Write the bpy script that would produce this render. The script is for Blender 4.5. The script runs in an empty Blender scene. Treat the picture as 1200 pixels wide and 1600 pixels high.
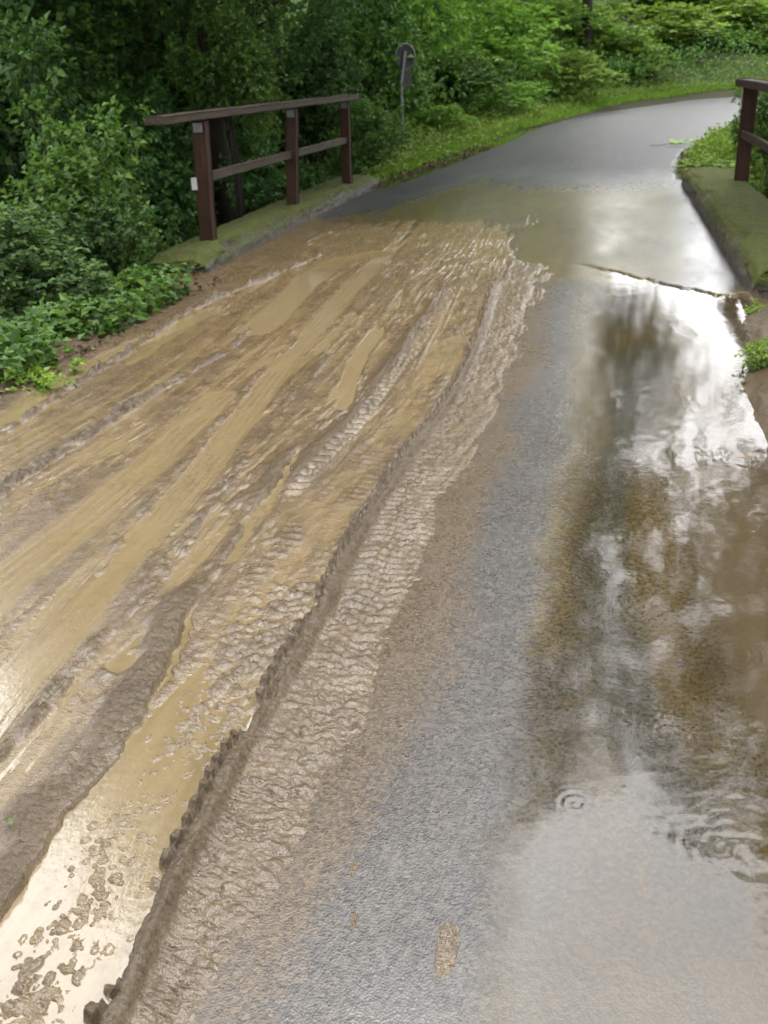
import bpy, math, numpy as np
from mathutils import Matrix, Vector

# ------------------------------------------------------------------ camera
FPX, CAMH = 1550.0, 1.55
_n = np.array([190., 3500., 1550.]); _n /= np.linalg.norm(_n)
_g = np.array([400., -720., 1550.]); _g -= _n * _g.dot(_n); _g /= np.linalg.norm(_g)
_Z = -_n; _Y = _g; _X = np.cross(_Y, _Z)
WM = np.array([_X, _Y, _Z])                       # camera (x right, y down, z forward) -> world
def gp(px, py, z=0.0):                            # photo pixel -> point on the plane z
    d = WM @ np.array([px - 600., py - 800., FPX]); t = (z - CAMH) / d[2]
    return d * t + np.array([0, 0, CAMH])
def at(px, py, y):                                # photo pixel -> point at distance y along the road
    d = WM @ np.array([px - 600., py - 800., FPX]); t = y / d[1]
    return d * t + np.array([0, 0, CAMH])

scene = bpy.context.scene
col = scene.collection
cd = bpy.data.cameras.new('camera'); cam = bpy.data.objects.new('camera', cd); col.objects.link(cam)
m3 = np.column_stack([WM[:, 0], -WM[:, 1], -WM[:, 2]])
cam.matrix_world = Matrix([[*m3[0], 0], [*m3[1], 0], [*m3[2], CAMH], [0, 0, 0, 1]])
cd.sensor_fit = 'VERTICAL'; cd.sensor_height = 24.0; cd.lens = 24.0 * FPX / 1600.0
cd.clip_start = 0.05; cd.clip_end = 2000
cd.dof.use_dof = True; cd.dof.focus_distance = 2.6; cd.dof.aperture_fstop = 4.0
scene.camera = cam

# ------------------------------------------------------------------ world, sun, exposure
SUN_EL, SUN_AZ = math.radians(76), math.radians(12)
world = bpy.data.worlds.new('World'); scene.world = world; world.use_nodes = True
nt = world.node_tree; nt.nodes.clear()
wo = nt.nodes.new('ShaderNodeOutputWorld'); bg = nt.nodes.new('ShaderNodeBackground')
sky = nt.nodes.new('ShaderNodeTexSky'); sky.sky_type = 'NISHITA'; sky.sun_disc = False
sky.sun_elevation = SUN_EL; sky.sun_rotation = SUN_AZ; sky.air_density = 2.0; sky.dust_density = 6.0
hs = nt.nodes.new('ShaderNodeHueSaturation'); hs.inputs['Saturation'].default_value = 0.12
tcw = nt.nodes.new('ShaderNodeTexCoord'); cl = nt.nodes.new('ShaderNodeTexNoise')
cl.inputs['Scale'].default_value = 2.2; cl.inputs['Detail'].default_value = 5
mr = nt.nodes.new('ShaderNodeMapRange'); mr.inputs[1].default_value = 0.3; mr.inputs[2].default_value = 0.7
mr.inputs[3].default_value = 0.75; mr.inputs[4].default_value = 1.2
mx = nt.nodes.new('ShaderNodeMix'); mx.data_type = 'RGBA'; mx.inputs['Factor'].default_value = 0.65
mx.inputs['B'].default_value = (11.4, 11.3, 11.4, 1)            # even cloud cover over the clear sky
mu = nt.nodes.new('ShaderNodeMix'); mu.data_type = 'RGBA'; mu.blend_type = 'MULTIPLY'; mu.inputs['Factor'].default_value = 1
L = nt.links.new
L(tcw.outputs['Generated'], cl.inputs['Vector']); L(cl.outputs['Fac'], mr.inputs[0])
L(sky.outputs[0], hs.inputs['Color']); L(hs.outputs[0], mx.inputs['A'])
L(mx.outputs['Result'], mu.inputs['A']); L(mr.outputs[0], mu.inputs['B'])
L(mu.outputs['Result'], bg.inputs['Color']); bg.inputs['Strength'].default_value = 0.15
L(bg.outputs[0], wo.inputs['Surface'])
sd = bpy.data.lights.new('sun', 'SUN'); sd.energy = 0.7; sd.angle = math.radians(18); sd.color = (1, .97, .92)
sun = bpy.data.objects.new('sun', sd); col.objects.link(sun)
sdir = Vector((math.sin(SUN_AZ) * math.cos(SUN_EL), math.cos(SUN_AZ) * math.cos(SUN_EL), math.sin(SUN_EL)))
sun.rotation_euler = sdir.to_track_quat('Z', 'Y').to_euler(); sun.location = (0, 0, 30)
vs = scene.view_settings; vs.view_transform = 'Standard'; vs.look = 'None'; vs.exposure = 2.2; vs.gamma = 1
scene.cycles.max_bounces = 6; scene.cycles.transparent_max_bounces = 8
scene.cycles.use_denoising = True

# ------------------------------------------------------------------ helpers
def hash2(i, j, seed):
    h = (i.astype(np.int64) * 374761393 + j.astype(np.int64) * 668265263 + seed * 1442695041) & 0xFFFFFFFF
    h = ((h ^ (h >> 13)) * 1274126177) & 0xFFFFFFFF
    h = h ^ (h >> 16)
    return (h & 0xFFFF) / 65535.0
def vnoise(x, y, seed=0):
    i = np.floor(x); j = np.floor(y); fx = x - i; fy = y - j
    fx = fx * fx * (3 - 2 * fx); fy = fy * fy * (3 - 2 * fy)
    a = hash2(i, j, seed); b = hash2(i + 1, j, seed); c = hash2(i, j + 1, seed); d = hash2(i + 1, j + 1, seed)
    return (a + (b - a) * fx + (c - a) * fy + (a - b - c + d) * fx * fy) * 2 - 1
def fbm(x, y, seed=0, oct=4, gain=.5):
    r = 0; a = 1; t = 0
    for k in range(oct):
        ca, sa = math.cos(k * 1.1 + .3), math.sin(k * 1.1 + .3)
        r = r + a * vnoise((x * ca - y * sa) * 2.03 ** k + 17.3 * k, (x * sa + y * ca) * 2.03 ** k - 9.1 * k, seed + k); t += a; a *= gain
    return r / t
def sst(a, b, x):
    t = np.clip((x - a) / (b - a), 0, 1); return t * t * (3 - 2 * t)
def lerp(a, b, t): return a + (b - a) * t

def tag(o, label=None, cat=None, group=None, kind=None):
    if label: o['label'] = label
    if cat: o['category'] = cat
    if group: o['group'] = group
    if kind: o['kind'] = kind
    return o
def mesh_np(name, V, F, mat=None, smooth=True, attrs=None):
    V = np.asarray(V, np.float32); F = np.asarray(F, np.int32); k = F.shape[1]
    me = bpy.data.meshes.new(name)
    me.vertices.add(len(V)); me.vertices.foreach_set('co', V.ravel())
    me.loops.add(F.size); me.loops.foreach_set('vertex_index', F.ravel())
    me.polygons.add(len(F)); me.polygons.foreach_set('loop_start', np.arange(0, F.size, k, dtype=np.int32))
    me.polygons.foreach_set('use_smooth', np.full(len(F), smooth, bool))
    me.update(calc_edges=True)
    for an, av in (attrs or {}).items():
        av = np.asarray(av, np.float32)
        a = me.attributes.new(an, 'FLOAT', 'POINT'); a.data.foreach_set('value', av.ravel())
    if mat: me.materials.append(mat)
    return me
def obj(name, me, parent=None, loc=None):
    o = bpy.data.objects.new(name, me); col.objects.link(o)
    if parent: o.parent = parent
    if loc is not None: o.location = loc
    return o
def empty(name, loc=(0, 0, 0)):
    o = bpy.data.objects.new(name, None); col.objects.link(o); o.location = loc; o.empty_display_size = .2
    return o
def grid_faces(nr, nc):
    a = np.arange(nr * nc).reshape(nr, nc)
    return np.stack([a[:-1, :-1], a[:-1, 1:], a[1:, 1:], a[1:, :-1]], -1).reshape(-1, 4)
def tube(pts, radii, seg=8):
    pts = np.array(pts, float); n = len(pts); V = []
    for i in range(n):
        t = pts[min(i + 1, n - 1)] - pts[max(i - 1, 0)]; t /= np.linalg.norm(t) + 1e-9
        r = np.cross(t, [0.3, 1, .1] if abs(t[2]) > .7 else [0, 0, 1]); r /= np.linalg.norm(r); b = np.cross(t, r)
        for k in range(seg):
            w = 2 * math.pi * k / seg; V.append(pts[i] + radii[i] * (math.cos(w) * r + math.sin(w) * b))
    F = [[i * seg + k, i * seg + (k + 1) % seg, (i + 1) * seg + (k + 1) % seg, (i + 1) * seg + k] for i in range(n - 1) for k in range(seg)]
    return np.array(V), np.array(F)
def join(parts):
    V = []; F = []; o = 0
    for v, f in parts:
        V.append(v); F.append(f + o); o += len(v)
    return np.concatenate(V), np.concatenate(F)
def beam(p0, p1, w, h, seed=0, nl=14, bev=.008, wob=.003):
    """a bevelled, slightly uneven timber between two points"""
    p0 = np.array(p0, float); p1 = np.array(p1, float); t = p1 - p0; ln = np.linalg.norm(t); t /= ln
    s = np.cross(t, [0, 1, 0] if abs(t[2]) > .8 else [0, 0, 1]); s /= np.linalg.norm(s); u = np.cross(s, t)
    sec = []
    for sx, sy in ((-1, -1), (1, -1), (1, 1), (-1, 1)):
        a = (sx * (w / 2 - bev), sy * h / 2); b = (sx * w / 2, sy * (h / 2 - bev))
        sec += [a, b] if sx * sy > 0 else [b, a]
    sec = np.array(sec); rs = np.random.RandomState(seed); V = []
    lv = np.concatenate([[0, bev / ln], np.linspace(.04, .96, nl), [1 - bev / ln, 1]])
    for i, q in enumerate(lv):
        k = (.9 if i in (0, len(lv) - 1) else 1); off = rs.uniform(-wob, wob, 2)
        for a, b in sec:
            V.append(p0 + t * ln * q + s * (a * k + off[0]) + u * (b * k + off[1]))
    n = len(lv); F = [[i * 8 + k, i * 8 + (k + 1) % 8, (i + 1) * 8 + (k + 1) % 8, (i + 1) * 8 + k] for i in range(n - 1) for k in range(8)]
    for b in (0, (n - 1) * 8):
        F += [[b, b + 1, b + 2, b + 3], [b, b + 3, b + 4, b + 7], [b + 4, b + 5, b + 6, b + 7]]
    return np.array(V), np.array(F)

# ------------------------------------------------------------------ material helper
class Mat:
    def __init__(s, name):
        s.m = bpy.data.materials.new(name); s.m.use_nodes = True; s.t = s.m.node_tree
        s.b = s.t.nodes['Principled BSDF']; s.out = s.t.nodes['Material Output']
    def n(s, t, **kw):
        x = s.t.nodes.new(t)
        for k, v in kw.items(): setattr(x, k, v)
        return x
    def l(s, a, b): s.t.links.new(a, b)
    def co(s):
        if not hasattr(s, '_c'): s._c = s.n('ShaderNodeTexCoord').outputs['Object']
        return s._c
    def mapped(s, scale):
        m = s.n('ShaderNodeMapping'); m.inputs['Scale'].default_value = scale; s.l(s.co(), m.inputs['Vector']); return m.outputs[0]
    def noise(s, scale, detail=4, rough=.55, vec=None, dist=0):
        x = s.n('ShaderNodeTexNoise'); x.inputs['Scale'].default_value = scale; x.inputs['Detail'].default_value = detail
        x.inputs['Roughness'].default_value = rough; x.inputs['Distortion'].default_value = dist
        s.l(vec or s.co(), x.inputs['Vector']); return x.outputs['Fac']
    def voro(s, scale, vec=None, feat='F1'):
        x = s.n('ShaderNodeTexVoronoi', feature=feat); x.inputs['Scale'].default_value = scale; s.l(vec or s.co(), x.inputs['Vector'])
        return x.outputs['Distance']
    def attr(s, name):
        x = s.n('ShaderNodeAttribute', attribute_name=name); return x.outputs['Fac']
    def rng(s, v, a, b, c=0., d=1.):
        x = s.n('ShaderNodeMapRange'); s.l(v, x.inputs[0])
        for i, q in enumerate((a, b, c, d)): x.inputs[i + 1].default_value = q
        return x.outputs[0]
    def mix(s, f, a, b, mode='MIX'):
        x = s.n('ShaderNodeMix', data_type='RGBA', blend_type=mode)
        for k, v in (('Factor', f), ('A', a), ('B', b)):
            if isinstance(v, (tuple, list)): x.inputs[k].default_value = (*v, 1)
            elif isinstance(v, (int, float)): x.inputs[k].default_value = v
            else: s.l(v, x.inputs[k])
        return x.outputs['Result']
    def math(s, op, a, b=0.):
        x = s.n('ShaderNodeMath', operation=op)
        for i, v in enumerate((a, b)):
            if isinstance(v, (int, float)): x.inputs[i].default_value = v
            else: s.l(v, x.inputs[i])
        return x.outputs[0]
    def bump(s, h, dist=.01, strength=1., prev=None):
        x = s.n('ShaderNodeBump'); x.inputs['Distance'].default_value = dist; x.inputs['Strength'].default_value = strength
        s.l(h, x.inputs['Height'])
        if prev: s.l(prev, x.inputs['Normal'])
        return x.outputs[0]
    def set(s, **kw):
        for k, v in kw.items():
            i = s.b.inputs[k]
            if isinstance(v, (int, float)): i.default_value = v
            elif isinstance(v, tuple): i.default_value = (*v, 1) if len(v) == 3 else v
            else: s.l(v, i)
        return s

# ---- mud
def mud_mat():
    m = Mat('wet_mud'); sl = m.attr('slurry'); cy = m.attr('clay')
    n1 = m.noise(7, 5); n2 = m.noise(90, 4); n3 = m.noise(260, 3)
    st = m.noise(1, 4, .6, m.mapped((28, 2.2, 10)))
    base = m.mix(m.rng(n1, .35, .68), (.048, .0325, .0165), (.078, .0545, .0305))
    base = m.mix(m.rng(n2, .42, .7, 0, .55), base, (.026, .017, .009))
    base = m.mix(m.math('MULTIPLY', cy, m.rng(n1, .3, .6, .6, 1)), base, m.mix(m.rng(n2, .35, .65), (.05, .035, .019), (.022, .015, .0085)))
    yel = m.mix(m.rng(st, .35, .65), (.088, .062, .028), (.112, .081, .04))
    f = m.math('MULTIPLY', sl, m.rng(n2, .25, .6, .55, 1.0))
    c = m.mix(f, base, yel)
    b = m.bump(n3, .0025, .6); b = m.bump(n2, .006, .5, b); b = m.bump(m.voro(160), .002, .4, b)
    r = m.rng(m.noise(30, 3),   .35, .65, .1, .3)
    m.set(**{'Base Color': c, 'Roughness': m.math('ADD', m.math('SUBTRACT', r, m.math('MULTIPLY', sl, .06)), m.math('MULTIPLY', cy, .2)), 'Normal': b, 'IOR': 1.42, 'Specular IOR Level': m.rng(cy, 0, .8, .5, .25)}); return m.m
def slurry_mat():
    m = Mat('yellow_mud_slurry')
    st = m.noise(1, 5, .6, m.mapped((22, 1.4, 10))); n = m.noise(26, 4)
    c = m.mix(m.rng(st, .3, .7), (.098, .072, .037), (.126, .097, .054))
    c = m.mix(m.rng(n, .5, .75, 0, .5), c, (.07, .05, .026))
    b = m.bump(m.noise(60, 3), .0015, .35); b = m.bump(m.noise(1, 3, .5, m.mapped((160, 40, 10))), .001, .4, b)
    m.set(**{'Base Color': c, 'Roughness': m.rng(n, .4, .7, .05, .14), 'Normal': b, 'IOR': 1.7}); return m.m
def road_mat():
    m = Mat('wet_asphalt'); silt = m.attr('silt'); mud_ = m.attr('muddy'); tone = m.attr('tone')
    g = m.voro(190); n = m.noise(420, 2); n1 = m.noise(3, 5); nb = m.noise(45, 4, .6)
    vc = m.n('ShaderNodeTexVoronoi'); vc.inputs['Scale'].default_value = 115; m.l(m.co(), vc.inputs['Vector']); sv = m.n('ShaderNodeSeparateColor'); m.l(vc.outputs['Color'], sv.inputs[0]); st_ = sv.outputs[0]
    asp = m.mix(m.rng(n, .35, .7), (.015, .017, .019), (.04, .042, .044))
    asp = m.mix(m.rng(m.noise(1, 5, .6, m.mapped((2.5, .5, 1))), .35, .65, .0, .6), asp, (.05, .05, .05)); asp = m.mix(m.rng(n1, .4, .7, 0, .5), asp, (.028, .029, .029))
    grey = m.mix(m.rng(nb, .35, .7), (.046, .042, .039), (.029, .027, .0255))
    oliv = m.mix(m.rng(m.noise(1, 5, .6, m.mapped((9, 1.2, 5))), .3, .7), (.044, .035, .014), (.074, .057, .024))
    grey = m.mix(m.rng(m.math('ADD', mud_, m.rng(m.noise(38, 6, .75), .25, .75, -.5, .5)), .3, .8), grey, (.052, .039, .0265)); sc = m.mix(m.rng(m.math('ADD', tone, m.rng(m.noise(24, 6, .75), .25, .75, -.4, .4)), .25, .75), grey, oliv)
    k = m.math('SUBTRACT', m.math('MULTIPLY', silt, 1.9), m.rng(m.math('ADD', m.math('MULTIPLY', nb, .6), m.math('MULTIPLY', m.rng(g, 0, .6), .5)), .25, .8, 0, .95))
    k = m.rng(k, 0, .35)
    c = m.mix(k, asp, sc); c = m.mix(1., c, m.mix(st_, (.55, .55, .55), (1.35, 1.33, 1.3)), 'MULTIPLY'); c = m.mix(m.rng(m.voro(70), .14, .2, .75, 0), c, (.016, .014, .012)); c = m.mix(m.rng(m.noise(24, 5, .7), .6, .72, 0, .5), c, (.07, .055, .04))
    wet = m.attr('wet'); gr = m.math('ADD', m.math('MULTIPLY', g, .7), m.noise(1, 3, .6, m.mapped((130, 55, 60))))
    bn = m.n('ShaderNodeBump'); bn.inputs['Distance'].default_value = .0045; m.l(gr, bn.inputs['Height']); m.l(m.rng(wet, 0, 1, .34, .05), bn.inputs['Strength'])
    rg = m.math('ADD', m.rng(wet, 0, 1, .42, .06), m.rng(m.noise(14, 3), .35, .7, -.02, .06))
    m.set(**{'Base Color': c, 'Roughness': rg, 'Normal': bn.outputs[0], 'IOR': 1.4, 'Specular IOR Level': m.rng(wet, 0, .4, .16, .5)}); return m.m
def water_mat():
    m = Mat('murky_water'); mk = m.attr('murk'); ed = m.attr('edge')
    dif = m.n('ShaderNodeBsdfDiffuse'); tr = m.n('ShaderNodeBsdfTransparent'); gl = m.n('ShaderNodeBsdfGlossy')
    col_ = m.mix(m.rng(m.noise(2.5, 4), .35, .65), (.034, .024, .0125), (.044, .032, .018)); m.l(col_, dif.inputs['Color'])
    m.l(m.mix(ed, (1., 1., 1.), (.9, .83, .68)), tr.inputs['Color']); gl.inputs['Roughness'].default_value = .065
    b = m.bump(m.noise(30, 2), .0006, .3); fr = m.n('ShaderNodeFresnel'); fr.inputs['IOR'].default_value = 1.56
    m.l(b, fr.inputs['Normal']); m.l(b, gl.inputs['Normal'])
    a = m.n('ShaderNodeMixShader'); c = m.n('ShaderNodeMixShader')
    m.l(m.math('MULTIPLY', mk, ed), a.inputs[0]); m.l(tr.outputs[0], a.inputs[1]); m.l(dif.outputs[0], a.inputs[2])
    m.l(m.math('MULTIPLY', fr.outputs[0], ed), c.inputs[0]); m.l(a.outputs[0], c.inputs[1]); m.l(gl.outputs[0], c.inputs[2])
    m.l(c.outputs[0], m.out.inputs['Surface']); m.t.nodes.remove(m.b); return m.m
def soil_mat():
    m = Mat('forest_soil'); n = m.noise(3, 6); n2 = m.noise(40, 4)
    c = m.mix(m.rng(n, .35, .65), (.016, .022, .008), (.03, .024, .014)); c = m.mix(m.rng(n2, .45, .7, 0, .6), c, (.016, .012, .008))
    m.set(**{'Base Color': c, 'Roughness': 1., 'IOR': 1.2, 'Normal': m.bump(n2, .03, .8)}); return m.m
def kerb_mat():
    m = Mat('mossy_concrete'); ge = m.n('ShaderNodeNewGeometry'); sx = m.n('ShaderNodeSeparateXYZ'); m.l(ge.outputs['Normal'], sx.inputs[0])
    n = m.noise(6, 5, .6); n2 = m.noise(70, 4); mo = m.attr('moss')
    con = m.mix(m.rng(n, .35, .65), (.042, .037, .029), (.085, .075, .06)); con = m.mix(m.rng(n2, .5, .7, 0, .7), con, (.03, .026, .02))
    mos = m.mix(m.rng(n2, .35, .65), (.028, .036, .005), (.085, .1, .014)); mos = m.mix(m.rng(n, .5, .7, 0, .6), mos, (.035, .028, .014))
    k = m.rng(m.math('ADD', mo, m.rng(m.noise(11, 5, .65), .3, .7, -.35, .35)), .35, .6)
    b = m.bump(n2, .05, .9); b = m.bump(m.noise(220, 3), .012, .7, b)
    m.set(**{'Base Color': m.mix(k, con, mos), 'Roughness': m.rng(k, 0, 1, .55, .95), 'Normal': b, 'IOR': 1.35}); return m.m
def wood_mat(name, a, b_, wet=.45, ax=1):
    m = Mat(name); s = [60, 60, 60]; s[ax] = 2.5
    n = m.noise(1, 5, .6, m.mapped(tuple(s))); n1 = m.noise(5, 4)
    c = m.mix(m.rng(n, .3, .7), a, b_); c = m.mix(m.rng(n1, .5, .75, 0, .6), c, tuple(.6 * x for x in a))
    m.set(**{'Base Color': c, 'Roughness': wet, 'Normal': m.bump(n, .006, .7), 'IOR': 1.3}); return m.m
def plain(name, c, r=.5, metal=0., var=.35, sc=20):
    m = Mat(name); n = m.noise(sc, 4)
    m.set(**{'Base Color': m.mix(m.rng(n, .3, .7), tuple(x * (1 - var) for x in c), c), 'Roughness': r, 'Metallic': metal, 'Normal': m.bump(n, .002, .4)}); return m.m
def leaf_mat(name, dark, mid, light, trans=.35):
    m = Mat(name); r = m.attr('leaf_tone'); oi = m.n('ShaderNodeObjectInfo')
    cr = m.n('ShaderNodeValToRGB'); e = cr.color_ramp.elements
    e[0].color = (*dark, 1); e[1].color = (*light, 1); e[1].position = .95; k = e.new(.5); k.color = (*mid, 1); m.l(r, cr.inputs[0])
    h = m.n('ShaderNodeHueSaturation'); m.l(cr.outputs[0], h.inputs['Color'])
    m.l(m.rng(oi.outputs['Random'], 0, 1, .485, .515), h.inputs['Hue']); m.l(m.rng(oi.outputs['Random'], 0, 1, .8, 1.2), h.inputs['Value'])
    m.set(**{'Base Color': h.outputs[0], 'Roughness': .55, 'IOR': 1.3})
    tl = m.n('ShaderNodeBsdfTranslucent'); m.l(m.mix(1., h.outputs[0], (1.25, 1.3, .6), 'MULTIPLY'), tl.inputs['Color'])
    x = m.n('ShaderNodeMixShader'); x.inputs[0].default_value = trans
    m.l(m.b.outputs[0], x.inputs[1]); m.l(tl.outputs[0], x.inputs[2]); m.l(x.outputs[0], m.out.inputs['Surface']); return m.m
M = dict(mud=mud_mat(), slurry=slurry_mat(), road=road_mat(), water=water_mat(), soil=soil_mat(), kerb=kerb_mat(),
    rail=wood_mat('weathered_timber', (.016, .011, .007), (.044, .032, .021), .75),
    post=wood_mat('red_brown_post_paint', (.012, .0058, .003), (.032, .0135, .0065), .8, 2),
    bark=wood_mat('dark_bark', (.007, .006, .004), (.02, .017, .012), .95, 2),
    stem=plain('green_stem', (.06, .075, .03), .6), steel=plain('galvanised_steel', (.1, .105, .105), .45, .5),
    signback=plain('sign_back_grey', (.011, .013, .012), .9, 0), white=plain('white_reflector', (.3, .3, .29), .3, 0, .1),
    leafA=leaf_mat('leaf_deep_green', (.012, .033, .01), (.026, .064, .016), (.06, .12, .026)),
    leafB=leaf_mat('leaf_mid_green', (.018, .046, .009), (.04, .09, .016), (.085, .15, .03)),
    leafC=leaf_mat('leaf_bright_green', (.045, .1, .014), (.095, .18, .026), (.175, .28, .05), .4),
    grass=leaf_mat('grass_blade', (.04, .09, .012), (.09, .165, .022), (.17, .25, .04), .4),
    litter=leaf_mat('dead_leaf', (.016, .01, .006), (.04, .024, .012), (.085, .05, .025), .15))

# ------------------------------------------------------------------ terrain
RL = np.array([(-3.75, -8), (-3.72, 8.3), (-3.72, 14), (-3.42, 17), (-2.95, 21.4), (-2.6, 30), (-1.0, 38.4), (1.35, 44.4), (5.2, 47.4), (12, 50), (24, 52), (45, 53)], float)
RR = np.array([(1.6, -8), (1.1, 7.4), (.72, 12), (.62, 15.6), (.79, 19), (1.13, 21.6), (2.2, 25.6), (4.2, 31), (7.2, 36.5), (12, 41.5), (25, 45.5), (46, 46.5)], float)
def road_side(P, y): return np.interp(y, P[:, 1], P[:, 0])
def seg_dist(x, y, P):
    """distance to a polyline and position along it"""
    best = np.full(x.shape, 1e9); sbest = np.zeros(x.shape); side = np.zeros(x.shape); s0 = 0
    for (ax, ay), (bx, by) in zip(P[:-1], P[1:]):
        dx, dy = bx - ax, by - ay; l2 = dx * dx + dy * dy; ln = math.sqrt(l2)
        t = np.clip(((x - ax) * dx + (y - ay) * dy) / l2, 0, 1)
        d = np.hypot(x - ax - t * dx, y - ay - t * dy); q = d < best
        best = np.where(q, d, best); sbest = np.where(q, s0 + t * ln, sbest)
        side = np.where(q, np.sign((x - ax) * dy - (y - ay) * dx), side); s0 += ln
    return best, sbest, side                          # side > 0 : right of the line
RC = np.array([(-1.4, -8), (-1.4, 16), (-1.1, 21), (-.6, 27), (.9, 34), (4.0, 41.5), (10, 45.6), (24, 48.8), (46, 49.8)], float)
def terrain(x, y):
    x = np.asarray(x, float); y = np.asarray(y, float)
    d, s, side = seg_dist(x, y, RC)
    e = d - 2.35                                       # beyond the road edge
    far = sst(17, 24, y)
    gully = np.exp(-((y - 11.5) / 4.2) ** 2)
    left = -.07 - .02 * e - (1.0 * sst(.2, 3.5, e) + 1.9 * gully * sst(.15, 1.4, e)) * (1 - far)
    hill = .02 + .22 * sst(.3, 2, e) + .20 * np.maximum(e - 1.5, 0) * sst(1.5, 6, e)
    hill = np.minimum(hill, 12 + .02 * e)
    zl = lerp(left, hill, far)
    right = -.08 - (.25 * sst(.3, 2.5, e) + 2.4 * gully * sst(.15, 1.4, e)) * (1 - far) + .05 * sst(.1, 1, e) * far
    right = right + .07 * np.maximum(e - 3, 0) * far
    z = np.where(side > 0, right, zl)
    z = np.where(e < .05, -.16, z) 
    z = z + .09 * fbm(x * .6, y * .6, 5) * sst(.3, 2.5, e)
    return z
def axis(lo, hi, step, far, n):
    a = np.arange(lo, hi + 1e-6, step); k = np.linspace(0, 1, n + 1)[1:] ** 2.2
    return np.concatenate([(lo - far * k)[::-1], a, hi + far * k])
gx = axis(-14, 14, .22, 500, 28); gy = axis(-2, 54, .25, 500, 28)
X, Y = np.meshgrid(gx, gy)
g = obj('ground', mesh_np('ground', np.stack([X, Y, terrain(X, Y)], -1).reshape(-1, 3), grid_faces(len(gy), len(gx)), M['soil']))
tag(g, 'dark forest soil of banks and verges on both sides', None, None, 'structure')

# ------------------------------------------------------------------ road surface
def road_z(x, y):
    n = fbm(x * 1.1, y * .5, 11, 3)
    yj = 8.1 + .34 * fbm(x * 4.5, y * 0 + 2, 12, 5, .6) - 1.05 * np.clip(x, -.6, 1.0)
    ap = 1 - sst(-.03, .03, y - yj)                               # approach in front of the deck joint
    fall = sst(-.6, .6, x + .2 * n + .05 * fbm(x * 6, y * 4, 13, 3))
    z = -.05 * fall * lerp(ap, 1, 0) * sst(-.5, .2, x + 10 * ap) + .006 * n
    return z - .012 * sst(-1.2, .3, x) * (1 - ap) * (1 - sst(14, 17, y)) * 0
E1 = np.array([gp(*p)[:2] for p in [(150, 1640), (240, 1440), (300, 1310), (370, 1180), (430, 1080), (490, 980), (530, 890), (580, 800), (640, 710), (700, 630), (745, 530), (770, 455), (800, 390), (828, 310)]])
E1 = np.vstack([[E1[0] + (E1[0] - E1[1]) * 4], E1])
def e1x(y): return np.interp(y, E1[:, 1], E1[:, 0])
BX = np.array([gp(*p)[:2] for p in [(250, 1640), (420, 1440), (560, 1180), (640, 1000), (690, 850), (735, 720), (790, 600), (835, 480), (850, 390), (858, 310)]])
BX = np.vstack([[BX[0] + (BX[0] - BX[1]) * 4], BX])
def bx(y): return np.interp(y, BX[:, 1], BX[:, 0])
DARK = np.array([gp(*p)[:2] for p in [(1010, 540), (965, 690), (935, 830), (945, 960), (985, 1090), (1040, 1230), (1110, 1400)]])
PALE = np.array([gp(*p)[:2] for p in [(1000, 740), (1015, 840), (1040, 960), (1075, 1080), (1100, 1160)]])
STK = np.array([gp(*p)[:2] for p in [(915, 450), (912, 560), (905, 680), (870, 860), (860, 1000)]])
def silt_tone(x, y):
    n = fbm(x * 4, y * 1.5, 21, 4); nf = fbm(x * 14, y * 7, 24, 3)
    yb = np.interp(x, [-3.7, -3.1, -2.6, -2.2, -1.4, -.34, .5, .9], [12.3, 12.8, 14.6, 16.3, 14.8, 14.8, 15.0, 14.0])
    strk = fbm(x * 7, y * .35, 27, 4); front = 1 - sst(-1.5, 1.3, y - yb + 1.1 * n + 1.6 * strk + .5 * nf)
    film = .6 + .2 * n + .1 * nf
    film = film + .3 * np.exp(-((x - bx(y)) / .22) ** 2)
    # puddle bed
    p = sst(-.3, .35, x + .22 * n + .05 * nf) * (1 - sst(7.3, 7.9, y))
    d, _, _ = seg_dist(x, y, DARK); dk = np.exp(-((d + .05 * n + .03 * nf) / (.05 + .014 * y)) ** 2) * sst(-.75, .1, n + .8 * nf)
    d2, _, _ = seg_dist(x, y, PALE); d3, _, _ = seg_dist(x, y, STK)
    bed = .66 + .3 * n + .22 * nf - .95 * dk + .3 * np.exp(-(d2 / .06) ** 2)
    s = lerp(film, bed, p)
    s = s + .15 * np.exp(-(d3 / .1) ** 2)
    deck = sst(7.5, 8.2, y); s = lerp(s, .72 + .22 * n + .15 * nf, deck)
    # swept patches that show the dark asphalt
    s = s * front - .2 * (1 - front)
    right_dry = sst(.35, .6, x - .1 * n) * deck
    s = s - .35 * right_dry
    tone = np.maximum(p, deck * (1 - right_dry)) * (1 - .25 * sst(.2, .7, n))
    tone = np.maximum(tone, .5 * np.exp(-(d3 / .12) ** 2))
    s = s + .18 * front * (1 - sst(16.5, 17.5, y)) * 0
    dl = deck * (1 - sst(-1.3, -.3, x + .3 * n)); tone = tone * (1 - .75 * dl * sst(-.35, .3, strk)); s = s + .35 * dl * strk * front
    wet = (1 - sst(-2.6, 2.2, y - yb + .6 * n)) * lerp(lerp(.42, .9, sst(-.5, .1, x)) + .25 * n, .74 + .2 * n, deck)
    return np.clip(s, 0, 1.1), np.clip(tone, 0, 1), np.clip(wet, 0, 1)
ys = [-3.0]
while ys[-1] < 19:
    v = ys[-1]; ys.append(v + (.014 if 6.9 < v < 8.7 else np.clip(.010 + .006 * max(v - .3, 0), .018, .06) if v > .3 else .15))
ys = np.array(ys); nc = 190
c = np.linspace(0, 1, nc)[None, :]
Xn = lerp(road_side(RL, ys)[:, None] + .02, road_side(RR, ys)[:, None], c); Yn = np.repeat(ys[:, None], nc, 1)
far_l, far_r = [], []
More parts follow.
